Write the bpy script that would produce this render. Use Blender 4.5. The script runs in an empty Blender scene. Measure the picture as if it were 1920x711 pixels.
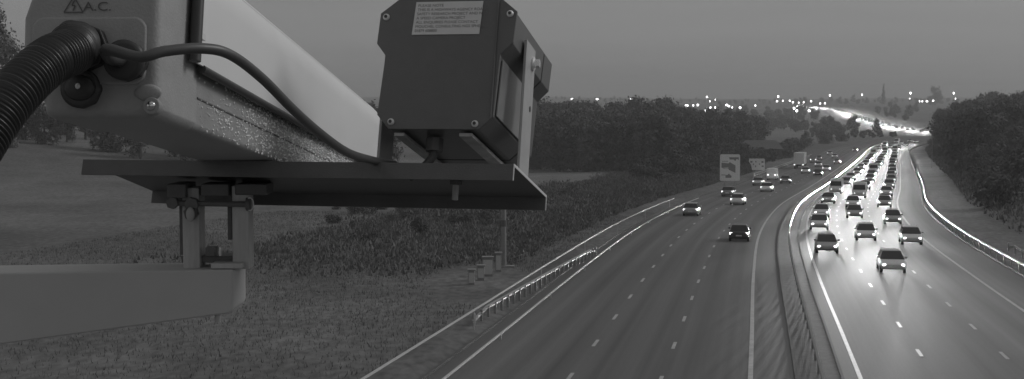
import bpy, bmesh, math, random
import numpy as np
from mathutils import Vector, Matrix, noise
R = math.radians
random.seed(7)
S = bpy.context.scene
COL = S.collection

# ------------------------------------------------------------------ camera, sky, sun, exposure
FPX, CX, CY, HOR = 2600.0, 960.0, 355.5, 190.0
PITCH = math.atan((CY - HOR) / FPX)
cd = bpy.data.cameras.new('camera'); cam = bpy.data.objects.new('camera', cd); COL.objects.link(cam)
cd.sensor_width = 36; cd.lens = 36 * FPX / 1920; cd.clip_start = 0.05; cd.clip_end = 12000
cam.location = (0, 0, 0); cam.rotation_euler = (R(90) - PITCH, 0, 0)
S.camera = cam

SUN_EL, SUN_AZ = 34.0, 72.0      # degrees, azimuth clockwise from the view direction (+Y)
w = bpy.data.worlds.new('World'); S.world = w; w.use_nodes = True
nt = w.node_tree; nt.nodes.clear()
sky = nt.nodes.new('ShaderNodeTexSky'); sky.sky_type = 'NISHITA'; sky.sun_disc = False
sky.sun_elevation = R(SUN_EL); sky.sun_rotation = R(SUN_AZ); sky.air_density = 1.0; sky.dust_density = 3.0
bw = nt.nodes.new('ShaderNodeRGBToBW')
pw = nt.nodes.new('ShaderNodeMath'); pw.operation = 'POWER'; pw.inputs[1].default_value = 0.22
ml = nt.nodes.new('ShaderNodeMath'); ml.operation = 'MULTIPLY'; ml.inputs[1].default_value = 1.86
# faint streaks of thin overcast
tc = nt.nodes.new('ShaderNodeTexCoord'); mp = nt.nodes.new('ShaderNodeMapping'); mp.inputs['Scale'].default_value = (1.5, 1.5, 22)
nz = nt.nodes.new('ShaderNodeTexNoise'); nz.inputs['Scale'].default_value = 1.6; nz.inputs['Detail'].default_value = 4
mr = nt.nodes.new('ShaderNodeMapRange'); mr.inputs[1].default_value = 0.3; mr.inputs[2].default_value = 0.7
mr.inputs[3].default_value = 0.95; mr.inputs[4].default_value = 1.05
m2 = nt.nodes.new('ShaderNodeMath'); m2.operation = 'MULTIPLY'
bg = nt.nodes.new('ShaderNodeBackground'); bg.inputs['Strength'].default_value = 0.1
wo = nt.nodes.new('ShaderNodeOutputWorld')
L_ = nt.links.new
L_(sky.outputs[0], bw.inputs[0]); L_(bw.outputs[0], pw.inputs[0]); L_(pw.outputs[0], ml.inputs[0])
L_(tc.outputs['Generated'], mp.inputs[0]); L_(mp.outputs[0], nz.inputs['Vector']); L_(nz.outputs[0], mr.inputs[0])
L_(ml.outputs[0], m2.inputs[0]); L_(mr.outputs[0], m2.inputs[1]); L_(m2.outputs[0], bg.inputs[0]); L_(bg.outputs[0], wo.inputs[0])

sd = bpy.data.lights.new('sun', 'SUN'); sd.energy = 0.95; sd.angle = R(25); sd.color = (1, 1, 1)
so = bpy.data.objects.new('sun', sd); COL.objects.link(so)
sdir = Vector((math.sin(R(SUN_AZ)) * math.cos(R(SUN_EL)), math.cos(R(SUN_AZ)) * math.cos(R(SUN_EL)), math.sin(R(SUN_EL))))
so.rotation_euler = sdir.to_track_quat('Z', 'Y').to_euler()
vs = S.view_settings; vs.view_transform = 'Standard'; vs.look = 'None'; vs.exposure = 0.0; vs.gamma = 1.0

# ------------------------------------------------------------------ materials
def mat(name, v, rough=0.7, var=0.0, scale=5.0, metal=0.0, bump=0.0, bscale=None, emit=0.0, spec=0.5, stretch=None, coords='Object'):
    m = bpy.data.materials.new(name); m.use_nodes = True
    n = m.node_tree.nodes; l = m.node_tree.links; b = n['Principled BSDF']
    b.inputs['Base Color'].default_value = (v, v, v, 1); b.inputs['Roughness'].default_value = rough
    b.inputs['Metallic'].default_value = metal; b.inputs['Specular IOR Level'].default_value = spec
    if emit:
        b.inputs['Emission Color'].default_value = (1, 1, 1, 1); b.inputs['Emission Strength'].default_value = emit
    if var or bump:
        t = n.new('ShaderNodeTexCoord'); mpn = n.new('ShaderNodeMapping')
        if stretch: mpn.inputs['Scale'].default_value = stretch
        l.new(t.outputs[coords], mpn.inputs[0])
    if var:
        a = n.new('ShaderNodeTexNoise'); a.inputs['Scale'].default_value = scale; a.inputs['Detail'].default_value = 8; a.inputs['Roughness'].default_value = 0.65
        l.new(mpn.outputs[0], a.inputs['Vector'])
        c = n.new('ShaderNodeMapRange'); c.inputs[1].default_value = 0.28; c.inputs[2].default_value = 0.72
        c.inputs[3].default_value = v * (1 - var); c.inputs[4].default_value = v * (1 + var)
        l.new(a.outputs[0], c.inputs[0]); l.new(c.outputs[0], b.inputs['Base Color'])
        r = n.new('ShaderNodeMapRange'); r.inputs[3].default_value = max(0, rough - 0.12); r.inputs[4].default_value = min(1, rough + 0.12)
        l.new(a.outputs[0], r.inputs[0]); l.new(r.outputs[0], b.inputs['Roughness'])
    if bump:
        a2 = n.new('ShaderNodeTexNoise'); a2.inputs['Scale'].default_value = bscale or scale * 3; a2.inputs['Detail'].default_value = 5
        l.new(mpn.outputs[0], a2.inputs['Vector'])
        bm_ = n.new('ShaderNodeBump'); bm_.inputs['Strength'].default_value = bump; bm_.inputs['Distance'].default_value = 0.02
        l.new(a2.outputs[0], bm_.inputs['Height']); l.new(bm_.outputs[0], b.inputs['Normal'])
    return m

def leafmat(name, v):
    m = mat(name, v, 0.75, spec=0.2)
    n = m.node_tree.nodes; l = m.node_tree.links; b = n['Principled BSDF']
    oi = n.new('ShaderNodeObjectInfo'); t = n.new('ShaderNodeTexCoord')
    a = n.new('ShaderNodeTexNoise'); a.inputs['Scale'].default_value = 0.45; a.inputs['Detail'].default_value = 6
    l.new(t.outputs['Object'], a.inputs['Vector'])
    c = n.new('ShaderNodeMapRange'); c.inputs[1].default_value = .3; c.inputs[2].default_value = .7
    c.inputs[3].default_value = v * 0.55; c.inputs[4].default_value = v * 1.5
    k = n.new('ShaderNodeMapRange'); k.inputs[3].default_value = 0.8; k.inputs[4].default_value = 1.2
    mm = n.new('ShaderNodeMath'); mm.operation = 'MULTIPLY'
    l.new(a.outputs[0], c.inputs[0]); l.new(oi.outputs['Random'], k.inputs[0]); l.new(c.outputs[0], mm.inputs[0]); l.new(k.outputs[0], mm.inputs[1])
    l.new(mm.outputs[0], b.inputs['Base Color'])
    return m

def groundmat():
    m = mat('grass_ground', 0.15, 0.95, spec=0.1)
    n = m.node_tree.nodes; l = m.node_tree.links; b = n['Principled BSDF']
    t = n.new('ShaderNodeTexCoord')
    mx = None
    for sc, st, lo, hi in ((0.012, (1, 2.2, 1), .72, 1.28), (0.16, (1, .6, 1), .82, 1.18), (2.2, (1, .5, 1), .7, 1.3)):
        mpn = n.new('ShaderNodeMapping'); mpn.inputs['Scale'].default_value = st; l.new(t.outputs['Object'], mpn.inputs[0])
        a = n.new('ShaderNodeTexNoise'); a.inputs['Scale'].default_value = sc; a.inputs['Detail'].default_value = 6; l.new(mpn.outputs[0], a.inputs['Vector'])
        c = n.new('ShaderNodeMapRange'); c.inputs[1].default_value = .3; c.inputs[2].default_value = .7; c.inputs[3].default_value = lo; c.inputs[4].default_value = hi
        l.new(a.outputs[0], c.inputs[0])
        k = n.new('ShaderNodeMath'); k.operation = 'MULTIPLY'; l.new(c.outputs[0], k.inputs[0])
        if mx is None: k.inputs[1].default_value = 0.15
        else: l.new(mx.outputs[0], k.inputs[1])
        mx = k
    l.new(mx.outputs[0], b.inputs['Base Color'])
    return m

def asphalt():
    m = mat('asphalt', 0.13, 0.8, spec=0.25)
    n = m.node_tree.nodes; l = m.node_tree.links; b = n['Principled BSDF']
    uv = n.new('ShaderNodeUVMap')                      # u = metres across, v = metres along
    prod = None
    for sx, sy, sc, lo, hi in ((1.0, 0.006, 1.1, .68, 1.32), (.15, .012, 1.0, .85, 1.15), (9, 9, 1.0, .9, 1.1)):
        mpn = n.new('ShaderNodeMapping'); mpn.inputs['Scale'].default_value = (sx, sy, 1); l.new(uv.outputs[0], mpn.inputs[0])
        a = n.new('ShaderNodeTexNoise'); a.inputs['Scale'].default_value = sc; a.inputs['Detail'].default_value = 5; l.new(mpn.outputs[0], a.inputs['Vector'])
        c = n.new('ShaderNodeMapRange'); c.inputs[1].default_value = .3; c.inputs[2].default_value = .7; c.inputs[3].default_value = lo; c.inputs[4].default_value = hi
        l.new(a.outputs[0], c.inputs[0])
        k = n.new('ShaderNodeMath'); k.operation = 'MULTIPLY'; l.new(c.outputs[0], k.inputs[0])
        if prod is None: k.inputs[1].default_value = 0.125
        else: l.new(prod.outputs[0], k.inputs[1])
        if prod is None:
            r = n.new('ShaderNodeMapRange'); r.inputs[3].default_value = 0.7; r.inputs[4].default_value = 0.9
            l.new(a.outputs[0], r.inputs[0]); l.new(r.outputs[0], b.inputs['Roughness'])
        prod = k
    l.new(prod.outputs[0], b.inputs['Base Color'])
    return m

M = dict(
    grass=groundmat(), asphalt=asphalt(),
    paint=mat('road_paint', 0.4, 0.6, var=0.25, scale=1.5),
    verge=mat('reserve_gravel', 0.12, 0.95, var=0.3, scale=2.0),
    steel=mat('galvanised_steel', 0.32, 0.42, var=0.15, scale=3, metal=0.35),
    kerb=mat('kerb_concrete', .09, .9, var=.15, scale=1.5), concrete=mat('concrete', 0.26, 0.85, var=0.2, scale=1.2),
    tuft=leafmat('grass_blades', 0.17), scrub=leafmat('scrub_leaves', 0.14), leaf=leafmat('leaves', 0.12), leaf2=leafmat('leaves_dark', 0.1), bark=mat('bark', 0.09, 0.9, var=0.3, scale=3),
    white=mat('white_reflective_face', 0.75, 0.5), grey=mat('sign_grey', 0.22, 0.6), darkgrey=mat('sign_dark', 0.12, 0.6),
    lens_on=mat('lit_lamp', 0.6, 0.3, emit=3.0), tail_on=mat('lit_tail_lamp', 0.4, 0.3, emit=3.0), street_on=mat('lit_street_lamp', 0.5, 0.4, emit=9.0),
    glass=mat('car_glass', 0.03, 0.08), tyre=mat('tyre', 0.03, 0.9), rim=mat('wheel_rim', 0.4, 0.3, metal=0.8), plate=mat('number_plate', 0.6, 0.5),
    car_a=mat('car_paint_silver', 0.4, 0.3, metal=0.5), car_b=mat('car_paint_dark', 0.06, 0.25), car_c=mat('car_paint_white', 0.6, 0.3), car_d=mat('car_paint_mid', 0.18, 0.25),
    # equipment
    cast=mat('painted_cast_metal', 0.38, 0.55, var=0.08, scale=40, bump=0.12, bscale=400),
    body=mat('painted_housing_side', 0.34, 0.42, var=0.1, scale=30, bump=0.1, bscale=300),
    shield=mat('white_painted_shield', 0.8, 0.35, var=0.02, scale=9, bump=0.02, bscale=30),
    black=mat('black_powder_coat', 0.155, 0.5, var=0.06, scale=60, bump=0.1, bscale=700),
    blackg=mat('black_gloss_coat', 0.15, 0.36, var=0.1, scale=25, bump=0.03, bscale=500),
    tray=mat('black_tray_coat', 0.135, 0.5, var=0.12, scale=25, bump=0.1, bscale=500),
    edge=mat('worn_bare_edge', 0.8, 0.35, metal=0.1),
    rubber=mat('black_rubber', 0.055, 0.45, var=0.15, scale=60), cable=mat('grey_cable', 0.085, 0.42, var=0.1, scale=40),
    conduit=mat('black_conduit', 0.045, 0.32),
    chrome=mat('bright_screw', 0.85, 0.18, metal=1.0), label=mat('label_card', 0.72, 0.6, var=0.05, scale=50), ink=mat('ink', 0.2, 0.7),
    mark=mat('faded_marking', 0.13, 0.7), galv=mat('galvanised_bracket', 0.5, 0.5, var=0.35, scale=30, stretch=(1, 1, .12), metal=0.1),
    galv_dark=mat('dark_clamp_metal', 0.15, 0.55, var=0.2, scale=40), beam=mat('painted_beam', 0.52, 0.7, var=0.08, scale=4),
    side_sheen=mat('pale_side_sheen', .5, .34, var=.12, scale=14, metal=.7, stretch=(1, 1, 1)),  # pale metal carrying the sheen of the dark case side
    yoke=mat('worn_yoke_paint', 0.46, 0.4, var=.1, scale=30), rail=mat('bright_rail', .5, .4),
    drop=mat('water_drop', 0.9, 0.08, spec=1.0), roof=mat('grey_roof', 0.12, 0.8, var=0.15, scale=.5), brick=mat('barn_wall', 0.1, 0.9, var=0.2, scale=1),
)

# ------------------------------------------------------------------ helpers
def tag(o, label=None, cat=None, group=None, kind=None):
    if label: assert len(label.replace('-', ' ').split()) <= 16, label; o['label'] = label
    if cat: o['category'] = cat
    if group: o['group'] = group
    if kind: o['kind'] = kind
    return o
def empty(name, loc=(0, 0, 0), rz=0.0):
    o = bpy.data.objects.new(name, None); COL.objects.link(o); o.location = loc; o.rotation_euler = (0, 0, rz); o.empty_display_size = .1
    return o
class MB:
    def __init__(s, frame=None): s.v = []; s.f = []; s.sm = []; s.fr = frame; s.uv = None
    def add(s, vs_, fs, smooth=False):
        b = len(s.v); s.v += [tuple(p) for p in vs_]; s.f += [tuple(b + i for i in q) for q in fs]; s.sm += [smooth] * len(fs); return s
    def box(s, a, b):
        x0, y0, z0 = a; x1, y1, z1 = b
        return s.add([(x0, y0, z0), (x1, y0, z0), (x1, y1, z0), (x0, y1, z0), (x0, y0, z1), (x1, y0, z1), (x1, y1, z1), (x0, y1, z1)],
                     [(0, 3, 2, 1), (4, 5, 6, 7), (0, 1, 5, 4), (1, 2, 6, 5), (2, 3, 7, 6), (3, 0, 4, 7)])
    def tube(s, pts, rad, n=12, smooth=True, caps=True):
        pts = [Vector(p) for p in pts]; rings = []; prev = None
        if not isinstance(rad, (list, tuple)): rad = [rad] * len(pts)
        for i, p in enumerate(pts):
            t = (pts[min(i + 1, len(pts) - 1)] - pts[max(i - 1, 0)]).normalized()
            if prev is None:
                a = t.orthogonal().normalized()
            else:
                a = (prev - t * prev.dot(t)).normalized()
            prev = a; c = t.cross(a)
            rings.append([p + (a * math.cos(2 * math.pi * k / n) + c * math.sin(2 * math.pi * k / n)) * rad[i] for k in range(n)])
        vs_ = [q for r in rings for q in r]; fs = []
        for i in range(len(pts) - 1):
            for k in range(n): fs.append((i * n + k, i * n + (k + 1) % n, (i + 1) * n + (k + 1) % n, (i + 1) * n + k))
        s.add(vs_, fs, smooth)
        if caps: s.add(rings[0], [tuple(range(n))[::-1]]); s.add(rings[-1], [tuple(range(n))])
        return s
    def prism(s, poly, z0, z1):            # poly in (x, y), extruded along local z
        n = len(poly)
        return s.add([(x, y, z0) for x, y in poly] + [(x, y, z1) for x, y in poly],
                     [tuple(range(n))[::-1], tuple(range(n, 2 * n))] + [(i, (i + 1) % n, n + (i + 1) % n, n + i) for i in range(n)])
    def ball(s, c, r, seg=10, rings=6):
        vs_ = []; fs = []
        rx, ry, rz = r if isinstance(r, (tuple, list)) else (r, r, r)
        for j in range(rings + 1):
            th = math.pi * j / rings
            for i in range(seg):
                ph = 2 * math.pi * i / seg
                vs_.append((c[0] + rx * math.sin(th) * math.cos(ph), c[1] + ry * math.sin(th) * math.sin(ph), c[2] + rz * math.cos(th)))
        for j in range(rings):
            for i in range(seg): fs.append((j * seg + i, (j + 1) * seg + i, (j + 1) * seg + (i + 1) % seg, j * seg + (i + 1) % seg))
        return s.add(vs_, fs, True)
    def build(s, name, m, parent=None, bevel=0, seg=3, org=None, mats=None):
        me = bpy.data.meshes.new(name)
        vv = s.v
        if s.fr is not None: vv = [tuple(s.fr(*p)) for p in vv]
        if parent is not None and org is None and parent.type == 'EMPTY' and s.fr is not None: org = parent.location
        if org is not None: vv = [(p[0] - org[0], p[1] - org[1], p[2] - org[2]) for p in vv]
        me.from_pydata(vv, [], s.f); me.validate(); me.polygons.foreach_set('use_smooth', s.sm[:len(me.polygons)]) if len(me.polygons) == len(s.sm) else None
        bmm = bmesh.new(); bmm.from_mesh(me); bmesh.ops.remove_doubles(bmm, verts=bmm.verts, dist=1e-6) if bevel else None
        bmesh.ops.recalc_face_normals(bmm, faces=bmm.faces) if bevel or s.fr is not None else None
        bmm.to_mesh(me); bmm.free()
        me.materials.append(m)
        o = bpy.data.objects.new(name, me); COL.objects.link(o)
        if parent is not None: o.parent = parent
        if bevel:
            b = o.modifiers.new('bevel', 'BEVEL'); b.width = bevel; b.segments = seg; b.limit_method = 'ANGLE'; b.angle_limit = R(30)
            for p in me.polygons: p.use_smooth = True
            wn = o.modifiers.new('wn', 'WEIGHTED_NORMAL'); wn.keep_sharp = True
        return o
def copy_tree(o, parent=None):
    c = o.copy(); COL.objects.link(c)
    if parent is not None: c.parent = parent
    for ch in list(o.children): copy_tree(ch, c)
    return c

def ray(px, py):
    u = (px - CX) / FPX; v = -(py - CY) / FPX
    return Vector((u, math.cos(PITCH) + v * math.sin(PITCH), -math.sin(PITCH) + v * math.cos(PITCH)))
def P(px, py, D):
    d = ray(px, py); return d * (D / d.y)

def hermite(xs, ys):
    xs = np.array(xs, float); ys = np.array(ys, float)
    d = np.diff(ys) / np.diff(xs); m = np.zeros_like(ys)
    m[1:-1] = (d[:-1] * np.diff(xs)[1:] + d[1:] * np.diff(xs)[:-1]) / (xs[2:] - xs[:-2]); m[0] = d[0]; m[-1] = d[-1]
    def f(x):
        x = np.asarray(x, float); xc = np.clip(x, xs[0], xs[-1])
        i = np.clip(np.searchsorted(xs, xc) - 1, 0, len(xs) - 2); h = xs[i + 1] - xs[i]; t = (xc - xs[i]) / h
        r = (2 * t**3 - 3 * t**2 + 1) * ys[i] + (t**3 - 2 * t**2 + t) * h * m[i] + (-2 * t**3 + 3 * t**2) * ys[i + 1] + (t**3 - t**2) * h * m[i + 1]
        return r + (x - xc) * np.where(x < xs[0], m[0], m[-1])
    return f
ZP = hermite([-100, 0, 200, 350, 450, 560, 650, 850, 1000, 1300, 1800, 2200, 2700, 4000, 9000],
             [-8.1, -10, -13.8, -16.6, -18.2, -19.0, -18.3, -20.5, -20, -16, -9, -4, 2, 6, -30])
XC = hermite([-80, 0, 65, 92.7, 129.6, 172.6, 235, 368, 480, 570, 650, 730, 850, 1000, 1300, 1800, 2050, 2400],
             [-11.5, 2.4, 14, 18.9, 25.9, 35.8, 53.4, 90.6, 122, 149, 184, 222, 262, 276, 320, 401, 412, 380])
ys = np.concatenate([np.arange(-80, 700, 4.0), np.arange(700, 2300, 10.0)])
cx = XC(ys); cz = ZP(ys)
dx = np.gradient(cx, ys); nl = np.sqrt(1 + dx**2)
NX, NY = 1 / nl, -dx / nl                   # unit vector to the right of the centreline
SS = np.concatenate([[0], np.cumsum(np.hypot(np.diff(cx), np.diff(ys)))])
def road_pt(s, off, h=0.0):
    x = np.interp(s, SS, cx); y = np.interp(s, SS, ys); z = np.interp(s, SS, cz)
    a = np.interp(s, SS, NX); b = np.interp(s, SS, NY)
    return Vector((float(x + a * off), float(y + b * off), float(z + h)))
def s_of_D(D): return float(np.interp(D, ys, SS))
def heading(s):
    a = road_pt(s - 1, 0); b = road_pt(s + 1, 0); return math.atan2(b.x - a.x, b.y - a.y)

PC = np.stack([cx, ys], 1)
def offset_of(x, y):
    x = np.atleast_1d(np.asarray(x, float)).ravel(); y = np.atleast_1d(np.asarray(y, float)).ravel()
    out = np.empty_like(x); zz = np.empty_like(x)
    for i in range(0, len(x), 4000):
        dxx = x[i:i + 4000, None] - PC[None, :, 0]; dyy = y[i:i + 4000, None] - PC[None, :, 1]
        k = np.argmin(dxx**2 + dyy**2, 1); r = np.arange(len(k))
        lat = dxx[r, k] * NX[k] + dyy[r, k] * NY[k]; along = -dxx[r, k] * NY[k] + dyy[r, k] * NX[k]
        out[i:i + 4000] = np.where(np.abs(along) > 12, np.sign(lat) * np.hypot(lat, along), lat); zz[i:i + 4000] = cz[k]
    return out, zz
def smooth(a, b, x): t = np.clip((x - a) / (b - a), 0, 1); return t * t * (3 - 2 * t)
BR = hermite([-100, 100, 300, 600, 750, 900, 1100, 2000, 9000], [5, 6, 9, 8, 5, 3, 2, 2, 2])
def terrain(x, y):
    x = np.atleast_1d(np.asarray(x, float)); y = np.atleast_1d(np.asarray(y, float)); sh = x.shape
    x = x.ravel(); y = y.ravel()
    o, zr = offset_of(x, y); zn = ZP(y)
    z = zr + (zn - zr) * smooth(16, 90, np.abs(o))
    z = z + smooth(17, 55, o) * BR(y) - smooth(60, 500, -o) * 1.0
    z = z - 0.35 * (1 - smooth(15.2, 16.2, np.abs(o)))
    z = z + smooth(60, 240, -o) * smooth(130, 330, y) * 11 * (1 - smooth(700, 1200, y) * .7)
    wob = np.sin(x * .013 + 1.3) * np.cos(y * .011) * 1.2 + np.sin(x * .041 + y * .02) * .4
    z = z + wob * smooth(30, 160, np.abs(o))
    z = z + smooth(1500, 2600, y) * (np.sin(x * .004 + 2) * 3)
    return z.reshape(sh)
def gz(x, y): return float(terrain([x], [y])[0])

# ------------------------------------------------------------------ setting: ground, road, markings
gy = np.concatenate([np.arange(-80, 260, 4.0), np.arange(260, 700, 8.0), np.arange(700, 2400, 22.0), np.geomspace(2400, 9000, 18)])
gu = np.linspace(-1, 1, 241)
gv = []; gf = []
for yy in gy:
    half = 90 + max(0, yy) * 0.62
    c = float(XC(min(yy, 1200))) if yy < 1200 else float(XC(1200))
    xs_ = c + np.sign(gu) * (np.abs(gu)**1.6) * (half + abs(c) + 40)
    zz = terrain(xs_, np.full_like(xs_, yy))
    gv += [(float(a), float(yy), float(b)) for a, b in zip(xs_, zz)]
n_ = len(gu)
for j in range(len(gy) - 1):
    for i in range(n_ - 1): gf.append((j * n_ + i, j * n_ + i + 1, (j + 1) * n_ + i + 1, (j + 1) * n_ + i))
g = MB(); g.add(gv, gf, True); tag(g.build('ground', M['grass']), kind='structure')

def ribbon(name, segs, m, h, uv=False):
    """segs = list of (s0, s1, off0, off1)"""
    b = MB(); uvs = []
    for s0, s1, o0, o1 in segs:
        n = max(1, int((s1 - s0) / 5)); st = np.linspace(s0, s1, n + 1)
        cols = max(1, int((o1 - o0) / 4)) ; oo = np.linspace(o0, o1, cols + 1)
        vs_ = [road_pt(s, o, h) for s in st for o in oo]; fs = []
        for i in range(n):
            for j in range(cols):
                q = i * (cols + 1) + j; fs.append((q, q + 1, q + cols + 2, q + cols + 1))
        b.add(vs_, fs); uvs += [(o, s) for s in st for o in oo]
    ob = b.build(name, m)
    if uv:
        lay = ob.data.uv_layers.new(name='UVMap')
        for lp in ob.data.loops: lay.data[lp.index].uv = uvs[lp.vertex_index]
    tag(ob, kind='structure'); return ob
SMAX = s_of_D(2250)
ribbon('motorway', [(0, SMAX, -15.3, 15.3)], M['asphalt'], 0.0, True)
ribbon('central_reserve', [(0, SMAX, -0.75, 0.95)], M['verge'], 0.02)
k = MB()
for o0, o1 in ((-0.87, -0.75), (0.95, 1.07), (-15.42, -15.3), (15.3, 15.42)):
    st = np.linspace(0, s_of_D(700), 180)
    vs_ = []
    for s in st: vs_ += [road_pt(s, o0, -.3), road_pt(s, o0, .11 if abs(o0) > 5 else .04), road_pt(s, o1, .11 if abs(o0) > 5 else .04), road_pt(s, o1, -.3)]
    fs = []
    for i in range(len(st) - 1):
        for j in range(3): fs.append((i * 4 + j, i * 4 + j + 1, i * 4 + j + 5, i * 4 + j + 4))
    k.add(vs_, fs)
tag(k.build('kerbs', M['kerb']), kind='structure')
segs = [(0, SMAX, -2.72, -2.52), (0, SMAX, 1.62, 1.8), (0, SMAX, 11.95, 12.15), ]
s = 4.0; sdash = s_of_D(61.0) % 9
while s < s_of_D(1200):
    for o in (-6.12, -9.74, 4.75, 8.35): segs.append((s + sdash - 4, s + sdash - 2, o - .08, o + .08))
    s += 9
ribbon('road_markings', segs, M['paint'], 0.004)

hz = MB(); hz.box((-3200, -120, -60), (3600, 3000, 32)); hzo = hz.build('haze', M['grass']); hm = bpy.data.materials.new('haze_air'); hm.use_nodes = True
hm.node_tree.nodes.clear(); pv = hm.node_tree.nodes.new('ShaderNodeVolumePrincipled'); ho = hm.node_tree.nodes.new('ShaderNodeOutputMaterial')
pv.inputs['Color'].default_value = (.9, .9, .9, 1); pv.inputs['Density'].default_value = 0.00045; pv.inputs['Anisotropy'].default_value = 0.2
hm.node_tree.links.new(pv.outputs[0], ho.inputs['Volume']); hzo.data.materials[0] = hm; tag(hzo, kind='stuff'); hzo.display_type = 'WIRE'
# ------------------------------------------------------------------ barriers
def barrier(name, label, s0, s1, off, h=0.68, rails=1, step=3.2, cat='safety barrier', group=None, endbend=True, postw=.05, beamh=.2, thick=.05, m='steel'):
    off0, off1 = off if isinstance(off, tuple) else (off, off); OF = lambda s: off0 + (off1 - off0) * (s - s0) / (s1 - s0); off = off0
    o0 = road_pt(s0, off0); root = empty(name, o0); tag(root, label, cat, group)
    n = max(2, int((s1 - s0) / 3)); st = np.linspace(s0, s1, n + 1)
    base = (lambda p: gz(p.x, p.y)) if off > 16 else (lambda p: p.z)
    def at(s, hh):
        p = road_pt(s, OF(s)); return Vector((p.x, p.y, base(p) + hh))
    for r in range(rails):
        hr = h - r * .38; vs_ = []
        prof = [(-thick, 0), (thick, -.04), (thick * .3, -.1), (thick, -.16), (-thick, -beamh), (-thick * .4, -.1)]
        if beamh < .15: prof = [(-thick, 0), (thick, 0), (thick, -beamh), (-thick, -beamh)]
        for i, s in enumerate(st):
            p = at(s, hr); a = np.interp(s, SS, NX); b = np.interp(s, SS, NY); sg = -1 if off > 0 else 1
            drop = 0
            if endbend and (i in (0, 1) and s0 > 30 or i in (n, n - 1) and s1 < s_of_D(600)):
                drop = (.35 if i in (0, n) else .0)
            for q, zz in prof: vs_.append((p.x + a * q * sg, p.y + b * q * sg, p.z + zz - drop))
        kk = len(prof); fs = []
        for i in range(n):
            for j in range(kk): fs.append((i * kk + j, i * kk + (j + 1) % kk, (i + 1) * kk + (j + 1) % kk, (i + 1) * kk + j))
        fs.append(tuple(range(kk))); fs.append(tuple(range(n * kk, n * kk + kk)))
        b_ = MB(lambda *p: Vector(p)); b_.add(vs_, fs); b_.build('beam', M[m], root)
    ps = np.arange(s0 + .3, s1, step); far = MB(lambda *p: Vector(p))
    proto = None
    for i, s in enumerate(ps):
        p = at(s, 0)
        if i < 95:
            if proto is None:
                q = MB(); q.box((-postw, -postw, -.3), (postw, postw, h - .03)); proto = q.build('post', M[m], root); o = proto
            else:
                o = proto.copy(); COL.objects.link(o); o.parent = root
            o.location = p - Vector(root.location) + Vector((0, 0, 0)); o.rotation_euler = (0, 0, -heading(s))
        else: far.box((p.x - postw, p.y - postw, p.z - .3), (p.x + postw, p.y + postw, p.z + h - .03))
    if far.v: tag(far.build('distant_posts', M[m], root), kind='stuff')
    return root
barrier('crash_barrier', 'long grey steel crash barrier down the middle of the motorway between the two carriageways', 0, s_of_D(640), 0.1, h=.62)
barrier('crash_barrier', 'long curving steel barrier along the right edge of the motorway below the dark bank', 0, s_of_D(330), 15.75, h=.68)
barrier('crash_barrier', 'short pale barrier starting on the grass bank outside the long right hand barrier', 0, s_of_D(116), 17.6, h=.72)
barrier('edge_rail', 'thin bright steel rail following the left edge of the hard shoulder', 0, s_of_D(186), -14.25, h=.32, beamh=.09, thick=.035, m='rail', step=16, cat='rail', endbend=False)
barrier('verge_fence', 'thin straight top rail fence on the grass verge left of the motorway', 0, s_of_D(172), (-17.0, -15.5), h=1.0, beamh=.08, thick=.03, m='rail', postw=.025, step=21, cat='fence', endbend=False)
barrier('crash_barrier', 'low grey barrier on many close set short posts between the verge fence and hard shoulder', s_of_D(66), s_of_D(106), (-16.4, -14.9), h=.66, step=1.6, postw=.07)
barrier('crash_barrier', 'double railed barrier with turned down end starting right of the small sign', s_of_D(268), s_of_D(450), -15.8, h=.95, rails=2, step=4)

# ------------------------------------------------------------------ vegetation
def crown_mesh(name, h, r, nleaf, leaf, seed, base=.25, conical=False):
    rnd = random.Random(seed); b = MB(); lobes = []
    if conical:
        for i in range(12):
            t = i / 11; lobes.append((rnd.uniform(-.1, .1) * r, rnd.uniform(-.1, .1) * r, h * (base + (1 - base) * t), r * (1 - t) * .9 + .25, h * .07))
    else:
        for i in range(15):
            a = rnd.uniform(0, 6.28); t = rnd.uniform(0, 1); rr = r * (1 - abs(t - .4) * 1.0) * rnd.uniform(.25, .85)
            lr = r * rnd.uniform(.26, .5)
            lobes.append((math.cos(a) * rr, math.sin(a) * rr, h * (base + .08) + t * (h * (1 - base) - lr - h * .05), lr, lr * rnd.uniform(.6, 1.0)))
    for i in range(nleaf):
        lx, ly, lz, lr, lh = rnd.choice(lobes)
        d = Vector((rnd.gauss(0, 1), rnd.gauss(0, 1), rnd.gauss(0, 1))).normalized()
        q = rnd.uniform(.45, 1.12) if rnd.random() < .9 else rnd.uniform(1.1, 1.45)
        c = Vector((lx + d.x * lr * q, ly + d.y * lr * q, lz + d.z * lh * q))
        nrm = (d + Vector((rnd.gauss(0, .6), rnd.gauss(0, .6), rnd.gauss(0, .6)))).normalized(); a = nrm.orthogonal().normalized(); e = nrm.cross(a)
        ro = rnd.uniform(0, 6.28); a, e = a * math.cos(ro) + e * math.sin(ro), e * math.cos(ro) - a * math.sin(ro)
        sz = leaf * rnd.uniform(.5, 1.3)
        b.add([c - a * sz, c - e * sz * .55, c + a * sz * .9 + nrm * sz * .2, c + e * sz * .6], [(0, 1, 2, 3)])
    return b
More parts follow.
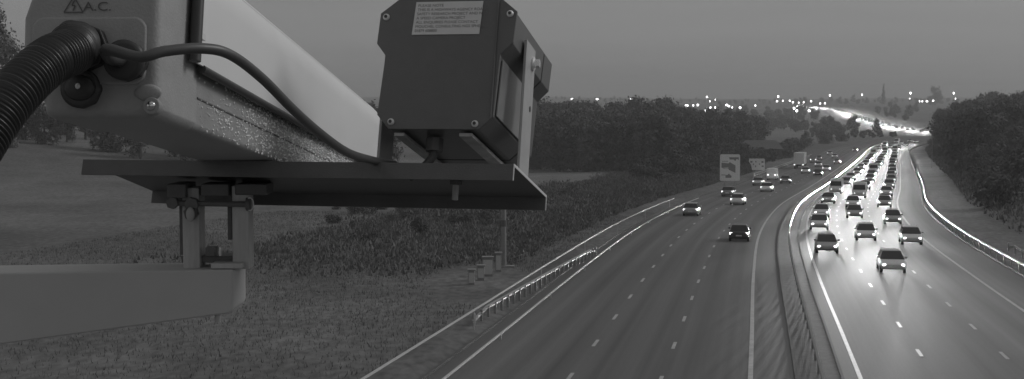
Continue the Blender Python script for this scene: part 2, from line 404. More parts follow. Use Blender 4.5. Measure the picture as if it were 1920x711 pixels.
def make_tree(kind, h, r, nleaf, leaf, seed, m='leaf', base=.22, conical=False):
    root = empty(kind); rnd = random.Random(seed + 99)
    t = MB(); tr = h * .022 + .05
    pts = [(0, 0, -.5), (rnd.uniform(-.1, .1), 0, h * .2), (rnd.uniform(-.3, .3), rnd.uniform(-.3, .3), h * .5), (rnd.uniform(-.4, .4), rnd.uniform(-.4, .4), h * .82)]
    t.tube(pts, [tr * 1.3, tr, tr * .7, tr * .2], 7)
    if not conical:
        for i in range(7):
            a = rnd.uniform(0, 6.28); z0 = h * rnd.uniform(.2, .55); L = r * rnd.uniform(.5, .9)
            t.tube([(0, 0, z0), (math.cos(a) * L * .5, math.sin(a) * L * .5, z0 + L * .35), (math.cos(a) * L, math.sin(a) * L, z0 + L * .8)], [tr * .45, tr * .3, tr * .08], 5)
    t.build('trunk', M['bark'], root)
    crown_mesh('crown', h, r, nleaf, leaf, seed, base, conical).build('crown', M[m], root)
    return root
TK = {}
def plant(kind, variant, x, y, scale, label, cat, group, zoff=0.0, squash=1.0):
    key = (kind, variant)
    if key not in TK:
        spec = dict(
            a=('broadleaf_tree', 15, 5.2, 5200, .42, 11, 'leaf', .01, False), b=('broadleaf_tree', 14, 6.2, 5200, .42, 23, 'leaf2', .01, False), c=('broadleaf_tree', 16, 4.6, 4800, .42, 37, 'leaf', .01, False),
            f=('broadleaf_tree', 13, 5.5, 1100, .9, 41, 'leaf2', .05, False), g=('broadleaf_tree', 14, 6.0, 1100, .9, 53, 'leaf2', .02, False),
            s=('shrub', 3.2, 1.9, 1500, .17, 61, 'leaf', .02, False), t=('shrub', 2.6, 2.2, 1500, .17, 67, 'leaf2', .02, False),
            p=('conifer_tree', 24, 3.6, 1500, .8, 71, 'leaf2', .02, True), z=('broadleaf_tree', 22, 7.0, 16000, .33, 83, 'leaf', .1, False))[variant]
        o = make_tree(kind, *spec[1:]); TK[key] = o
    else: o = copy_tree(TK[key])
    o.location = (x, y, gz(x, y) - .2 + zoff); k_ = scale
    o.scale = (k_, k_, k_ * squash); o.rotation_euler = (0, 0, random.uniform(0, 6.28))
    tag(o, label, cat, group); return o
def px_plant(kind, var, px, D, topy, label, cat, group, H, extra=1.0):
    x = (px - CX) / FPX * D; z = P(px, topy, D).z; hh = max(1.0, z - gz(x, D)); return plant(kind, var, x, D, hh / H * extra, label, cat, group)
rv = random.Random(5)
VH = dict(a=14.3, b=13.3, c=15.2, f=12.4, g=13.3, s=3.1, t=2.5, p=24, z=21)
# wood left of the motorway, seen between the lamp unit and the signs
def skyline(px, tab): return float(np.interp(px, [a for a, _ in tab], [b for _, b in tab]))
SK1 = [(1000, 188), (1040, 186), (1090, 190), (1150, 196), (1185, 195), (1205, 184), (1230, 179), (1244, 192), (1300, 202), (1350, 204), (1400, 212), (1440, 214), (1500, 222), (1560, 236), (1600, 246), (1640, 250)]
for row, (D0, n, jit) in enumerate(((330, 24, 0), (390, 24, 5), (470, 24, 3))):
    for i in range(n):
        px = 985 + (1420 - 985) * (i + rv.uniform(.1, .9)) / n; D = D0 + rv.uniform(-20, 20) + max(0, px - 1250) * .35
        x = (px - CX) / FPX * D
        if abs(offset_of([x], [D])[0][0]) < 34: continue
        ty = skyline(px, SK1) + rv.uniform(-4, 9) + (2 - row) * 14
        v = rv.choice('abc'); px_plant('broadleaf_tree', v, px, D, ty, 'dark rounded tree massed in the wood left of the motorway', 'tree', 'trees of the dark wood left of the motorway', VH[v])
# lower bushes at the foot of the wood and beside the road in the hollow
for i in range(34):
    px = 1200 + 440 * (i + rv.random()) / 34; D = float(np.interp(px, [1200, 1330, 1430, 1520, 1640], [235, 300, 380, 480, 640])) + rv.uniform(-8, 25)
    x = (px - CX) / FPX * D; o_ = offset_of([x], [D])[0][0]
    if o_ > -21: x -= (o_ + 21 + rv.uniform(0, 9)) + 1
    v = rv.choice('st'); plant('shrub', v, x, D, rv.uniform(1.1, 2.1), 'low dark bush on the verge beyond the road signs', 'bush', 'bushes along the left verge')
for i in range(26):     # trees between the near and far stretches, right of the bend
    px = 1672 + 110 * (i + rv.random()) / 26; D = rv.uniform(650, 790); x = (px - CX) / FPX * D
    if offset_of([x], [D])[0][0] > -19 and offset_of([x], [D])[0][0] < 19: continue
    v = rv.choice('fg'); px_plant('broadleaf_tree', v, px, D, skyline(px, [(1670, 246), (1690, 240), (1715, 228), (1780, 215)]) + rv.uniform(-2, 4), 'dark tree at the far foot of the right hand wood', 'tree', 'trees at the far foot of the right hand wood', VH[v])
for i in range(22):     # trees on the inside of the far bend, hiding the hollow
    px = 1510 + 170 * (i + rv.random()) / 22; D = rv.uniform(690, 800); x = (px - CX) / FPX * D
    if abs(offset_of([x], [D])[0][0]) < 19: continue
    v = rv.choice('fg'); px_plant('broadleaf_tree', v, px, D, rv.uniform(240, 250), 'small dark tree in the hollow where the motorway bends out of sight', 'tree', 'trees in the hollow', VH[v])
for i in range(16):
    px = 1400 + 260 * (i + rv.random()) / 16; D = rv.uniform(840, 1000); x = (px - CX) / FPX * D
    if abs(offset_of([x], [D])[0][0]) < 26: continue
    v = rv.choice('fg'); px_plant('broadleaf_tree', v, px, D, skyline(px, [(1400, 214), (1500, 222), (1580, 238), (1660, 246)]) + rv.uniform(-3, 6), 'dark tree below the far stretch of motorway', 'tree', 'trees below the far stretch of motorway', VH[v])
# wood on the right bank
SK2 = [(1700, 262), (1712, 240), (1730, 222), (1770, 206), (1800, 190), (1830, 178), (1860, 172), (1900, 170), (1960, 166)]
for row, (D0, n) in enumerate(((300, 15), (360, 16), (440, 16), (540, 14), (235, 12))):
    for i in range(n):
        px = 1712 + (1990 - 1712) * (i + rv.uniform(.1, .9)) / n; D = D0 + rv.uniform(-18, 18); x = (px - CX) / FPX * D
        if offset_of([x], [D])[0][0] < (24 if row < 4 else 30): continue
        ty = skyline(px, SK2) + rv.uniform(-1, 8) + ((3 - row) * 7 if row < 4 else 55)
        v = rv.choice('abc'); px_plant('broadleaf_tree', v, px, D, ty, 'dark tree massed on the bank right of the motorway', 'tree', 'trees of the dark wood on the right bank', VH[v])
for i in range(24):
    D = 170 + i * 19 + rv.uniform(-5, 5); s = s_of_D(D); p = road_pt(s, rv.uniform(24, 34)); v = rv.choice('st')
    plant('shrub', v, p.x, p.y, rv.uniform(.9, 1.8), 'low bush scattered on the grass bank right of the motorway', 'bush', 'bushes on the right bank')
for i in range(46):
    px = 1735 + 230 * rv.random(); D = rv.uniform(175, 290); x = (px - CX) / FPX * D; o_ = offset_of([x], [D])[0][0]
    if o_ < 27: continue
    v = rv.choice('st'); plant('shrub', v, x, D, rv.uniform(1.1, 2.6), 'tall dark bush in front of the right hand wood', 'bush', 'tall bushes in front of the right hand wood')
for i in range(120):
    px = 1380 + 340 * rv.random(); D = rv.uniform(820, 1500); x = (px - CX) / FPX * D
    if abs(offset_of([x], [D])[0][0]) < 32: continue
    v = rv.choice('fg'); plant('broadleaf_tree', v, x, D, rv.uniform(.4, .8), 'hedgerow tree on the fields below the far skyline', 'tree', 'hedgerow trees on the far hillside')
# far skyline
SK3 = [(1000, 188), (1100, 186), (1200, 190), (1300, 187), (1400, 186), (1460, 186), (1540, 182), (1600, 181), (1640, 182), (1700, 186), (1760, 178), (1800, 184), (1920, 184)]
for i in range(95):
    px = 960 + 1000 * (i + rv.random()) / 95; D = rv.uniform(2050, 2500); x = (px - CX) / FPX * D
    ty = skyline(px, SK3) + rv.uniform(-2.5, 5); z = P(px, ty, D).z - gz(x, D); sc = min(max(z, 6), 24) / 13
    v = rv.choice('fg'); plant('broadleaf_tree', v, x, D, sc, 'small dark tree on the far skyline among the street lamps', 'tree', 'trees on the far skyline', zoff=max(0, 0))
for i in range(26):
    px = 960 + 780 * (i + rv.random()) / 26; D = rv.uniform(1250, 1750); x = (px - CX) / FPX * D
    if abs(offset_of([x], [D])[0][0]) < 60: continue
    v = rv.choice('fg'); plant('broadleaf_tree', v, x, D, rv.uniform(.45, .8), 'hedgerow tree on the fields below the far skyline', 'tree', 'hedgerow trees on the far hillside')
px_plant('conifer_tree', 'p', 1655, 2150, 160, 'tall pointed conifer standing above the far skyline over the motorway', 'tree', None, 24)
px_plant('broadleaf_tree', 'g', 1752, 2000, 164, 'round treetop standing above the far skyline between two street lamps', 'tree', None, 13.3)
# left: big tree behind the camera housing and a wood behind it
px_plant('tall_tree', 'z', -16, 300, 10, 'tall leafy tree against the sky behind the camera housing', 'tree', None, 21)
for i in range(26):
    px = -60 + 790 * (i + rv.uniform(.1, .9)) / 26; D = rv.uniform(280, 330); v = rv.choice('abc')
    px_plant('broadleaf_tree', v, px, D, 190 + rv.uniform(-8, 14), 'dark tree in the belt across the field behind the equipment', 'tree', 'trees in the belt across the field', VH[v])
# scrub beside the left verge
for i in range(90):
    px = rv.uniform(620, 1290); D = float(np.interp(px, [470, 800, 1050, 1290], [125, 135, 165, 225])) + rv.uniform(-14, 45)
    x = (px - CX) / FPX * D; o_ = offset_of([x], [D])[0][0]
    if o_ > -23.5: continue
    v = rv.choice('st'); plant('shrub', v, x, D, rv.uniform(.22, .6), 'rough bush in the scrub beyond the verge fence', 'bush', 'bushes in the scrub left of the verge fence')

def scrub(name, n, fn, hmax, leaf, label, seed, wd=.35, m='scrub', cat='undergrowth'):
    r_ = np.random.default_rng(seed); P0 = fn(r_, n); P0 = P0[((P0[:, 0] + 2.0) / 3.6)**2 + ((P0[:, 1] - 88) / 12)**2 > .75 + .5 * r_.random(n)]; n = len(P0); x, y = P0[:, 0], P0[:, 1]
    cl_ = np.array([noise.noise(Vector((a * .13, b * .1, seed))) + .5 * noise.noise(Vector((a * .5, b * .4, seed + 3.0))) for a, b in zip(x, y)])
    hh_ = hmax * np.clip(.45 + cl_ * 1.3, .08, 1.1); z = terrain(x, y) + r_.random(n) * hh_
    a = r_.random(n) * np.pi; sz = leaf * (.5 + r_.random(n)) ; tx = np.cos(a) * sz * wd; ty = np.sin(a) * sz * wd; lx = (r_.random(n) - .5) * sz; ly = (r_.random(n) - .5) * sz
    v = np.stack([np.stack([x - tx, y - ty, z], 1), np.stack([x + tx, y + ty, z], 1), np.stack([x + tx * .2 + lx, y + ty * .2 + ly, z + sz * 1.1], 1)], 1).reshape(-1, 3)
    q = MB(); q.v = [tuple(t) for t in v.tolist()]; q.f = [(3 * i, 3 * i + 1, 3 * i + 2) for i in range(n)]; q.sm = [False] * n
    return tag(q.build(name, M[m]), label, cat, None, 'stuff')
def strip(lo, hi, d0, d1, sp):
    def f(r_, n):
        sv = s_of_D(d0) + (s_of_D(d1) - s_of_D(d0)) * r_.random(n)**.8; ov = lo + (hi - lo) * r_.random(n)**sp
        pts = [road_pt(a, b) for a, b in zip(sv, ov)]; return np.array([(p.x, p.y) for p in pts])
    return f
scrub('undergrowth', 110000, strip(-19.5, -44, 85, 330, 1.3), 1.3, .24, 'tangled dark undergrowth covering the ground beyond the verge fence', 4)
scrub('undergrowth', 85000, strip(21, 64, 105, 560, .9), 1.4, .38, 'tangled dark undergrowth at the foot of the right hand wood', 9)
scrub('rough_grass', 80000, strip(-17.6, -60, 48, 150, 1.1), .12, .13, 'rough tufted grass on the ground left of the verge fence', 14, .16, 'tuft', 'grass')
# ------------------------------------------------------------------ barn beyond the signs
bx_, by_ = 77, 430; bz = gz(bx_, by_); br = empty('barn', (bx_, by_, bz), R(-8)); tag(br, 'low dark barn with a pale hipped roof among the trees above the small road sign', 'barn')
q = MB(); q.box((-6.5, -3.5, -.5), (6.5, 3.5, 3.2)); q.build('wall', M['brick'], br)
q = MB(); q.add([(-7, -4, 3.2), (7, -4, 3.2), (7, 4, 3.2), (-7, 4, 3.2), (-4.6, 0, 5.8), (4.6, 0, 5.8)], [(0, 1, 5, 4), (1, 2, 5), (2, 3, 4, 5), (3, 0, 4), (3, 2, 1, 0)]); q.build('roof', M['roof'], br)

# ------------------------------------------------------------------ road signs, post, cabinets, fence panel
def facing(loc): return 0.0
def sign(name, label, px0, px1, py0, py1, D, shapes, cut=None, posts=(.25, .75), group=None):
    c = P((px0 + px1) / 2, (py0 + py1) / 2, D); k_ = D / FPX; W = (px1 - px0) * k_; H = (py1 - py0) * k_
    z0 = gz(c.x, c.y); root = empty(name, (c.x, c.y, z0), 0); tag(root, label, 'road sign', group)
    zc = c.z - z0
    if cut: poly = [(-W / 2 + a * W, H / 2 - b * H) for a, b in cut]
    else: poly = []
    if not cut:
        r = W * .07
        for (sx, sy, a0) in ((1, 1, 0), (-1, 1, 90), (-1, -1, 180), (1, -1, 270)):
            for t in range(5):
                a = R(a0 + t * 22.5); poly.append((sx * (W / 2 - r) + r * math.cos(a), sy * (H / 2 - r) + r * math.sin(a)))
    q = MB(lambda x, y, z: Vector((x, z, y + zc))); q.prism(poly, 0, .08); q.build('panel', M['white'], root, org=(0, 0, 0))
    q = MB(lambda x, y, z: Vector((x, z, y + zc)))
    for sh in shapes: q.prism([(-W / 2 + a * W, H / 2 - b * H) for a, b in sh], -.012, -.002)
    q.build('symbol', M['grey'], root, org=(0, 0, 0))
    q = None
    for t in posts:
        q = MB(); q.tube([(-W / 2 + W * t, .16, -.5), (-W / 2 + W * t, .16, zc + H * .3)], .07, 8); q.build('post', M['steel'], root)
    return root
def nrm(pts, x0=215, y0=280, w_=268, h_=358): return [((a - x0) / w_, (b - y0) / h_) for a, b in pts]
sh1 = [nrm([(235, 392), (330, 402), (345, 385), (422, 430), (422, 530), (332, 486), (328, 456), (235, 462)]),
       nrm([(335, 320), (465, 320), (465, 356), (440, 340), (418, 372), (398, 350), (345, 350)]),
       nrm([(290, 560), (322, 556), (332, 538), (372, 572), (366, 596), (290, 596)]),
       nrm([(235, 552), (292, 555), (292, 562), (235, 562)])]
for a in range(6): sh1.append(nrm([(242 + a * 14, 366), (248 + a * 14, 366), (248 + a * 14, 384), (242 + a * 14, 384)]))
for a in range(5): sh1.append(nrm([(255 + a * 17, 462), (262 + a * 17, 462), (262 + a * 17, 476), (255 + a * 17, 476)]))
sign('diversion_sign', 'large white upright road sign with a thick grey bent arrow beside the left verge', 1350, 1387.5, 289.5, 339.5, 232, sh1)
sh2 = [nrm([(a - 14, b - 11), (a + 14, b - 11), (a + 14, b + 11), (a - 14, b + 11)], 600, 340, 212, 148) for a, b in ((630, 382), (780, 384), (784, 440))]
sh2 += [nrm([(a - 7, b - 10), (a + 7, b - 10), (a + 7, b + 10), (a - 7, b + 10)], 600, 340, 212, 148) for a, b in ((691, 380), (741, 412), (688, 440), (658, 415))]
sign('small_road_sign', 'small white road sign with grey blocks and cut corner on a single post', 1404.5, 1434, 297.5, 319, 280, sh2,
     cut=[(0, 0), (.95, 0), (1, .06), (1, .95), (.95, 1), (.2, 1), (.13, .55), (0, .28)], posts=(.5,))

def upright(name, px, py, D): p = P(px, py, D); return Vector((p.x, p.y, gz(p.x, p.y)))
D = 98; b0 = upright('p', 944.5, 500, D); top = P(945, 360, D).z
pole = empty('tall_post', b0); tag(pole, 'tall pale slender post rising beside the roadside cabinets', 'post')
q = MB(); q.tube([(0, 0, -.3), (0, 0, (top - b0.z) + 1.5)], [.2, .17], 12); q.build('shaft', M['concrete'], pole)
q = MB(); q.tube([(0, 0, (P(945, 418, D).z - b0.z) - .25), (0, 0, (P(945, 418, D).z - b0.z) + .2)], .215, 12); q.build('dark_band', M['darkgrey'], pole)
q = MB(); q.box((-.35, -.3, -.3), (.75, .3, .18)); q.build('base', M['concrete'], pole, bevel=.02)
cabs = [((878, 890), (508, 541), 87, 'narrow grey roadside cabinet, leftmost of the row by the tall post'), ((895, 908), (500, 533), 89.5, 'narrow grey roadside cabinet, second from the left in the row'),
        ((905, 924), (484, 526), 92, 'widest grey roadside cabinet with a projecting cap in the middle of the row'), ((929, 940), (476, 519), 95, 'tall grey roadside cabinet closest to the tall post')]
for (x0, x1), (y0, y1), D, lab in cabs:
    a = P(x0, y0, D); b = P(x1, y1, D); W = b.x - a.x; g0 = gz((a.x + b.x) / 2, D); H = a.z - b.z; zb = min(b.z - g0, .5)
    c = empty('roadside_cabinet', ((a.x + b.x) / 2, D, g0)); tag(c, lab, 'cabinet', 'grey cabinets in a row by the tall post')
    q = MB(); q.box((-W / 2, 0, -.3), (W / 2, .45, b.z - g0 + H)); q.build('case', M['concrete'], c, bevel=.015)
    q = MB(); q.box((-W / 2 + .04, -.02, max(.15, b.z - g0 + .1)), (W / 2 - .04, -.003, b.z - g0 + H - .12)); q.build('door', M['beam'], c)
    q = MB(); q.box((-W / 2 - .06, -.06, b.z - g0 + H + .002), (W / 2 + .06, .5, b.z - g0 + H + .09)); q.build('cap', M['concrete'], c)
D = 101; c0 = upright('p', 970, 505, D); fp = empty('mesh_fence', c0); tag(fp, 'short pale railing panel on the grass right of the tall post', 'fence')
def fz(x): return gz(c0.x + x, D) - c0.z
hh = lambda x: (P(CX + (c0.x + x) / D * FPX, float(np.interp(x, [-.8, .8], [487, 473])), D).z - c0.z)
for i in range(6):
    x = -.75 + i * .3; q = MB(); q.tube([(x, 0, fz(x) - .2), (x, 0, hh(x))], .03, 6); q.build('upright', M['steel'], fp)
for t in (0.02, .35, .7): q = MB(); q.tube([(-.75, 0, hh(-.75) - t), (.75, 0, hh(.75) - t)], .028, 6); q.build('rail', M['steel'], fp)
# marker post and pole on the right bank
p0 = road_pt(s_of_D(345), 19.5); p0.z = gz(p0.x, p0.y); mp_ = empty('slim_pole', p0); tag(mp_, 'slim pale pole on the bank right of the bright carriageway', 'pole')
q = MB(); q.tube([(0, 0, -.3), (0, 0, 7.5)], [.09, .06], 8); q.build('shaft', M['steel'], mp_)
q = MB(); q.box((-.25, -.1, 7.4), (.25, .1, 7.7)); q.build('head', M['steel'], mp_)

# ------------------------------------------------------------------ vehicles
def loft(rings):
    b = MB(); n = len(rings[0]); vs_ = [p for r in rings for p in r]; fs = []
    for i in range(len(rings) - 1):
        for k_ in range(n): fs.append((i * n + k_, i * n + (k_ + 1) % n, (i + 1) * n + (k_ + 1) % n, (i + 1) * n + k_))
    fs.append(tuple(range(n))[::-1]); fs.append(tuple((len(rings) - 1) * n + k_ for k_ in range(n))); b.add(vs_, fs, False); return b
def ring(y, w_, zb, zt, tuck=.88, top=.9):
    return [(-w_ * tuck, y, zb), (w_ * tuck, y, zb), (w_, y, zb + (zt - zb) * .3), (w_ * .99, y, zb + (zt - zb) * .72), (w_ * top, y, zt), (-w_ * top, y, zt), (-w_ * .99, y, zb + (zt - zb) * .72), (-w_, y, zb + (zt - zb) * .3)]
def make_wheel(root, x, y, r=.32):
    q = MB(); q.tube([(x - .1, y, r), (x + .1, y, r)], r, 18); wl = q.build('wheel', M['tyre'], root)
    sx = 1 if x > 0 else -1; q = MB(); q.tube([(x + sx * .101, y, r), (x + sx * .112, y, r)], r * .62, 14); q.build('rim', M['rim'], wl)
def make_car(paint, van=False):
    """nose towards +Y"""
    root = empty('car' if not van else 'van')
    if not van:
        body = loft([ring(-2.12, .72, .42, .80), ring(-2.0, .84, .3, .92), ring(-1.5, .88, .22, .96), ring(-.5, .89, .2, .95), ring(.7, .89, .2, .93), ring(1.4, .88, .22, .86), ring(1.95, .8, .28, .72), ring(2.12, .68, .38, .62)])
        def cr(y, w0, w1, z0, z1): return [(-w0, y, z0), (w0, y, z0), (w1, y, z1), (-w1, y, z1)]
        gl = MB(); lo = [(-.8, -1.92, .9), (.8, -1.92, .9), (.82, 1.05, .9), (-.82, 1.05, .9)]; hi = [(-.62, -1.45, 1.4), (.62, -1.45, 1.4), (.62, .15, 1.42), (-.62, .15, 1.42)]
        gl.add(lo + hi, [(0, 1, 5, 4), (1, 2, 6, 5), (2, 3, 7, 6), (3, 0, 4, 7), (4, 5, 6, 7)])
        rf = MB(); rf.add([(-.63, -1.47, 1.4), (.63, -1.47, 1.4), (.63, .17, 1.42), (-.63, .17, 1.42), (-.52, -1.3, 1.46), (.52, -1.3, 1.46), (.52, 0, 1.47), (-.52, 0, 1.47)], [(0, 1, 5, 4), (1, 2, 6, 5), (2, 3, 7, 6), (3, 0, 4, 7), (4, 5, 6, 7)])
        wb = (-1.3, 1.32); fy, ry, lz, rz_ = 2.07, -2.07, .6, .74
    else:
        body = loft([ring(-2.5, .93, .35, 2.1, .95, .93), ring(-2.3, .97, .28, 2.2, .95, .94), ring(.9, .97, .28, 2.2, .95, .94), ring(1.3, .96, .28, 1.9, .95, .86), ring(1.75, .95, .28, 1.18, .94, .95), ring(2.35, .88, .32, .95, .9, .95), ring(2.5, .78, .4, .8, .9, .9)])
        gl = MB(); gl.add([(-.76, 1.34, 1.86), (.76, 1.34, 1.86), (.84, 1.78, 1.2), (-.84, 1.78, 1.2)], [(0, 1, 2, 3)]); gl.v = [(a, b + .02, c + .02) for a, b, c in gl.v]
        rf = MB(); rf.box((-.6, -2.2, 2.2), (.6, .8, 2.23)); wb = (-1.6, 1.55); fy, ry, lz, rz_ = 2.44, -2.5, .72, 1.0
    body.build('body', M[paint], root, bevel=.05, seg=2); gl.build('windows', M['glass'], root); rf.build('roof', M[paint], root)
    for y in wb:
        for x in (-.78, .78): make_wheel(root, x, y)
    for sx in (-1, 1):
        q = MB(); q.ball((sx * .62, fy - .02, lz), (.15, .1, .1)); q.build('headlight', M['lens_on'], root)
        q = MB(); q.box((sx * .68 - .13, ry - .035, rz_ - .09), (sx * .68 + .13, ry + .05, rz_ + .09)); q.build('tail_light', M['tail_on'], root)
        q = MB(); q.box((sx * .92 - .1, .62, .95), (sx * .92 + .08, .78, 1.08)); q.build('mirror', M[paint], root)
    q = MB(); q.box((-.26, -2.19 if not van else -2.56, .5), (.26, -2.1, .61)); q.build('number_plate', M['plate'], root)
    return root
def make_lorry(paint):
    root = empty('lorry')
    q = MB(); q.box((-1.22, -6.2, 1.1), (1.22, 3.0, 3.9)); q.build('trailer', M[paint], root, bevel=.04, seg=2)
    q = MB(); q.box((-1.2, 3.5, .6), (1.2, 5.4, 3.2)); q.build('cab', M['car_d'], root, bevel=.15)
    q = MB(); q.box((-1.05, 5.4, 1.9), (1.05, 5.43, 2.8)); q.build('windscreen', M['glass'], root)
    q = MB(); q.box((-.5, -6.0, .75), (.5, 5.0, 1.1)); q.build('chassis', M['tyre'], root)
    for y in (-4.6, -3.4, 2.0, 4.4):
        for x in (-1.0, 1.0): make_wheel(root, x, y, .5)
    for sx in (-1, 1):
        q = MB(); q.ball((sx * .95, 5.4, .95), (.17, .1, .13)); q.build('headlight', M['lens_on'], root)
        q = MB(); q.box((sx * 1.0 - .16, -6.26, .95), (sx * 1.0 + .16, -6.2, 1.08)); q.build('tail_light', M['tail_on'], root)
    return root
BEAM = bpy.data.lights.new('headlight_beam', 'SPOT'); BEAM.energy = 78000; BEAM.spot_size = R(24); BEAM.spot_blend = 1.0; BEAM.shadow_soft_size = .25
BEAMF = bpy.data.lights.new('headlight_beam_far', 'SPOT'); BEAMF.energy = 420000; BEAMF.spot_size = R(24); BEAMF.spot_blend = 1.0; BEAMF.shadow_soft_size = .4
LEADB = bpy.data.lights.new('main_beam', 'SPOT'); LEADB.energy = 72000; LEADB.spot_size = R(24); LEADB.spot_blend = 1.0; LEADB.shadow_soft_size = .25
def beam_optics(l, th1, sign=-1.0):      # reflector optics: brightest just under the cut-off, nothing above it
    l.use_nodes = True; n = l.node_tree.nodes; k_ = l.node_tree.links; e_ = n['Emission']
    t = n.new('ShaderNodeTexCoord'); sp = n.new('ShaderNodeSeparateXYZ'); k_.new(t.outputs['Normal'], sp.inputs[0])
    ab = n.new('ShaderNodeMath'); ab.operation = 'ABSOLUTE'; k_.new(sp.outputs[2], ab.inputs[0])
    dv = n.new('ShaderNodeMath'); dv.operation = 'DIVIDE'; k_.new(sp.outputs[1], dv.inputs[0]); k_.new(ab.outputs[0], dv.inputs[1])
    sg = n.new('ShaderNodeMath'); sg.operation = 'MULTIPLY'; sg.inputs[1].default_value = sign; k_.new(dv.outputs[0], sg.inputs[0])
    mx = n.new('ShaderNodeMath'); mx.operation = 'MAXIMUM'; mx.inputs[1].default_value = R(th1); k_.new(sg.outputs[0], mx.inputs[0])
    q_ = n.new('ShaderNodeMath'); q_.operation = 'DIVIDE'; q_.inputs[0].default_value = R(th1); k_.new(mx.outputs[0], q_.inputs[1])
    p_ = n.new('ShaderNodeMath'); p_.operation = 'POWER'; p_.inputs[1].default_value = 2.6; k_.new(q_.outputs[0], p_.inputs[0])
    c_ = n.new('ShaderNodeMapRange'); c_.inputs[1].default_value = -.004; c_.inputs[2].default_value = .004; k_.new(sg.outputs[0], c_.inputs[0])
    m_ = n.new('ShaderNodeMath'); m_.operation = 'MULTIPLY'; k_.new(p_.outputs[0], m_.inputs[0]); k_.new(c_.outputs[0], m_.inputs[1]); k_.new(m_.outputs[0], e_.inputs['Strength'])
beam_optics(BEAM, 1.3); beam_optics(LEADB, .9); beam_optics(BEAMF, 1.3)
LOWB = bpy.data.lights.new('dipped_beam', 'SPOT'); LOWB.energy = 700; LOWB.spot_size = R(50); LOWB.spot_blend = 1.0; LOWB.shadow_soft_size = .2
protos = {}
def vehicle(kind, s, off, oncoming, label, group, beam=None):
    if kind not in protos:
        protos[kind] = make_lorry('car_c') if kind == 'lorry' else make_car(kind.replace('van_', ''), kind.startswith('van_')); o = protos[kind]
    else: o = copy_tree(protos[kind])
    for ch in list(o.children):
        if ch.type == 'LIGHT': bpy.data.objects.remove(ch)
    p = road_pt(s, off, .0); h = heading(s); o.location = p; o.rotation_euler = (0, 0, -h + (math.pi if oncoming else 0))
    t1 = road_pt(s - 4, off); t2 = road_pt(s + 4, off); sl = math.atan2(t2.z - t1.z, 8.0)
    o.rotation_euler.x = -sl if oncoming else sl
    nm = {'l': 'lorry', 'v': 'van'}.get(kind[0], 'car'); o.name = nm
    tag(o, label, nm, group)
    if beam:
        lb = bpy.data.objects.new('headlight_beam', beam); COL.objects.link(lb); lb.parent = o
        lb.scale = (1.8 if beam is BEAMF else 1.2, 1, 1); lb.location = (0, 2.5 if kind != 'lorry' else 5.8, .75); lb.rotation_euler = (R(90 - {'main_beam': 0.0, 'headlight_beam': 0.0, 'headlight_beam_far': 0.0}.get(beam.name, 7.0)), 0, 0)
    return o
W_ = {'car_a': 'silver car', 'car_b': 'dark car', 'car_c': 'white car', 'car_d': 'grey car', 'van_car_c': 'white van', 'van_car_d': 'grey van', 'lorry': 'white lorry'}
ORD = 'nearest,second,third,fourth,fifth,sixth,seventh,eighth,ninth,tenth,eleventh,twelfth,thirteenth,fourteenth,fifteenth,sixteenth,seventeenth,eighteenth,nineteenth,twentieth'.split(',')
LN = {0: 'in the lane beside the central barrier', 1: 'in the middle lane', 2: 'in the right hand lane'}
# leaving (tail lamps towards the camera)
for k_, (kind, D, off, lab) in enumerate((
    ('car_b', 122, -4.2, 'dark car driving away, nearest in the lane left of the central barrier'),
    ('car_a', 155, -11.3, 'silver car driving away in the slow lane, tail lamps lit, nearest on the left'),
    ('car_d', 198, -11.6, 'grey car driving away level with the large white sign in the slow lane'),
    ('car_c', 214, -7.8, 'white car driving away in the middle lane, tail lamps lit'),
    ('van_car_c', 262, -11.5, 'white van driving away just before the double railed barrier'),
    ('car_b', 285, -4.3, 'dark car driving away beside the central barrier, second in that lane'),
    ('lorry', 335, -11.4, 'tall white lorry driving away on the left beside the double railed barrier'),
    ('car_a', 350, -7.9, 'silver car driving away to the right of the white lorry'),
    ('car_d', 415, -11.4, 'grey car driving away just beyond the white lorry'),
    ('car_c', 440, -7.9, 'white car driving away in the middle lane near the far bend'),
    ('car_c', 178, -8.0, 'white car driving away in the middle lane, just short of the large white sign'),
    ('car_a', 236, -11.5, 'silver car driving away in the slow lane just past the large white sign'),
    ('car_d', 246, -7.7, 'grey car driving away in the middle lane, beside the small white sign'),
    ('car_c', 300, -7.8, 'white car driving away in the middle lane just behind the white lorry'),
    ('car_a', 318, -4.3, 'silver car driving away beside the central barrier, third in that lane'),
    ('car_d', 375, -4.4, 'grey car driving away beside the central barrier, fourth in that lane'),
    ('van_car_d', 385, -11.3, 'grey van driving away directly ahead of the white lorry'),
    ('car_a', 475, -11.3, 'silver car driving away in the slow lane close to the far bend'),
    ('car_b', 520, -4.3, 'dark car furthest away before the motorway bends out of sight'))):
    vehicle(kind, s_of_D(D), off, False, lab, 'vehicles driving away with tail lamps lit', LOWB)
